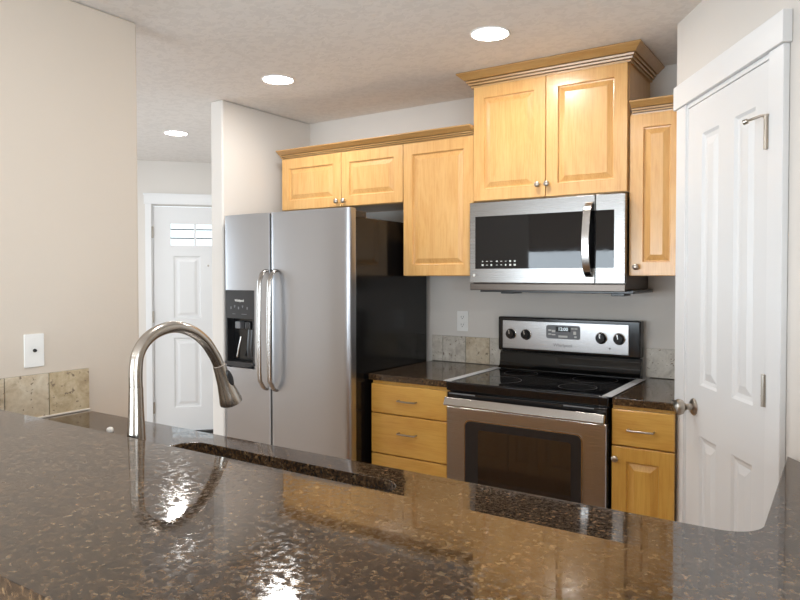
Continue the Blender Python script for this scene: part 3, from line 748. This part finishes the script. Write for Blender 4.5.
p = spline([(-.966, YM + .001, 1.735), (-.967, YM - .012, 1.728), (-.969, YM - .034, 1.695), (-.971, YM - .046, 1.62), (-.972, YM - .050, 1.56), (-.971, YM - .046, 1.49), (-.969, YM - .034, 1.436), (-.968, YM - .012, 1.412), (-.967, YM + .001, 1.406)], 6)
def strap(bm, pts, w_, t_):
    rows = []; n = len(pts)
    for i, q in enumerate(pts):
        tg = (pts[min(i + 1, n - 1)] - pts[max(i - 1, 0)]).normalized(); nn_ = Vector((1, 0, 0)).cross(tg).normalized()
        rows.append([bm.verts.new(q + Vector((s * w_ / 2, 0, 0)) + nn_ * (u * t_ / 2)) for s, u in ((-1, -1), (1, -1), (1, 1), (-1, 1))])
    for a, b in zip(rows, rows[1:]):
        for i in range(4): j = (i + 1) % 4; bm.faces.new((a[i], a[j], b[j], b[i]))
    bm.faces.new(rows[0][::-1]); bm.faces.new(rows[-1]); return bm
obj('handle', strap(B(), p, .034, .009), m_bright, md, bevel=.002)
kp = B(); x = -1.500
for row, z in enumerate((1.479, 1.461)):
    for i in range(8):
        x_ = -1.500 + i * .0235 + (.006 if i > 2 else 0); w_ = (.003, .005, .0055, .005, .005, .004, .0042, .0045)[(i + row * 3) % 8]; h_ = .0013 if (i + row) % 3 else .003
        if i > 5 or (row and i in (0, 2, 5)): h_ = .0042
        box(kp, x_ - w_, x_ + w_, YM - .0020, YM - .0014, z - h_, z + h_)
obj('keypad_print', kp, m_print, md)
text('LG', .013, front_m(-1.530, YM - .0003, 1.412), m_printg, md)
q = lathe(B(), (-1.548, YM, 1.412), (0, -1, 0), [(.0065, 0), (.0065, .0006), (.001, .0006)], 20); obj('badge', q, m_print, md)

# ================================================================== WALL PLATES
ot = begin('wall_outlet', 'white duplex wall outlet above the backsplash left of range', 'outlet', (-1.839, D, 1.15))
obj('cover_plate', prism_y(B(), rrect(-1.8745, -1.8035, 1.0925, 1.2075, .004, 3), D - .006, D), m_white, ot, bevel=.0015)
for z in (1.128, 1.172):
    rcp = obj('receptacle', prism_y(B(), rrect(-1.856, -1.822, z - .0145, z + .0145, .012, 5), D - .0075, D - .005), m_white, ot)
    obj('slot', bxs((-1.8475, -1.8455, D - .0080, D - .0073, z - .002, z + .008), (-1.8335, -1.8315, D - .0080, D - .0073, z - .002, z + .008), (-1.842, -1.837, D - .0080, D - .0073, z - .010, z - .006)), m_hole, rcp)
cpl = begin_local('cable_wall_plate', 'white wall plate with a round cable jack on beige left wall', 'wall plate', (-2.368, 1.238, 1.151), R90)
obj('cover_plate', prism_y(B(), rrect(-.034, .034, -.0575, .0575, .003, 3), -.006, 0), m_white, cpl, bevel=.0015)
obj('cable_jack', lathe(B(), (0, -.006, 0), (0, -1, 0), [(.006, 0), (.006, .003), (.0045, .004), (.0045, .009), (.001, .009)], 16), m_hole, cpl, smooth=True)
for z in (-.042, .042): obj('screw', lathe(B(), (0, -.006, z), (0, -1, 0), [(.003, 0), (.003, .0006), (.001, .001)], 12), m_white, cpl)

# ================================================================== CEILING LIGHTS
def downlight(x, y, label, power, col=(1, .97, .93)):
    t = begin('recessed_ceiling_light', label, 'ceiling light', (x, y, CEIL), 'recessed ceiling lights')
    obj('trim_ring', lathe(B(), (x, y, CEIL), (0, 0, -1), [(.083, -.001), (.083, .003), (.080, .005), (.075, .004), (.074, -.001)], 40), m_white, t, smooth=True)
    obj('lens', lathe(B(), (x, y, CEIL), (0, 0, -1), [(.0745, -.001), (.0745, .003), (.06, .006), (.001, .0075)], 40), m_lamp, t, smooth=True)
    l = bpy.data.lights.new('lamp', 'AREA'); l.shape = 'DISK'; l.size = .15; l.energy = power; l.color = col
    lo = bpy.data.objects.new('lamp', l); C.objects.link(lo); lo.parent = t; lo.location = (0, 0, -.012)
    return t
downlight(-2.449, 2.528, 'round lit recessed ceiling light in front of the refrigerator, middle of three', 7)
downlight(-1.252, 2.533, 'round lit recessed ceiling light in front of the tall cabinet, nearest right', 6.5)
downlight(-3.961, 3.075, 'round lit recessed ceiling light in the entry hall, furthest left', 9)
for x, y in ((-1.25, 1.15), (-.6, -1.6), (-3.4, -1.6)):
    downlight(x, y, 'round recessed ceiling light in the ceiling behind the camera', 6)
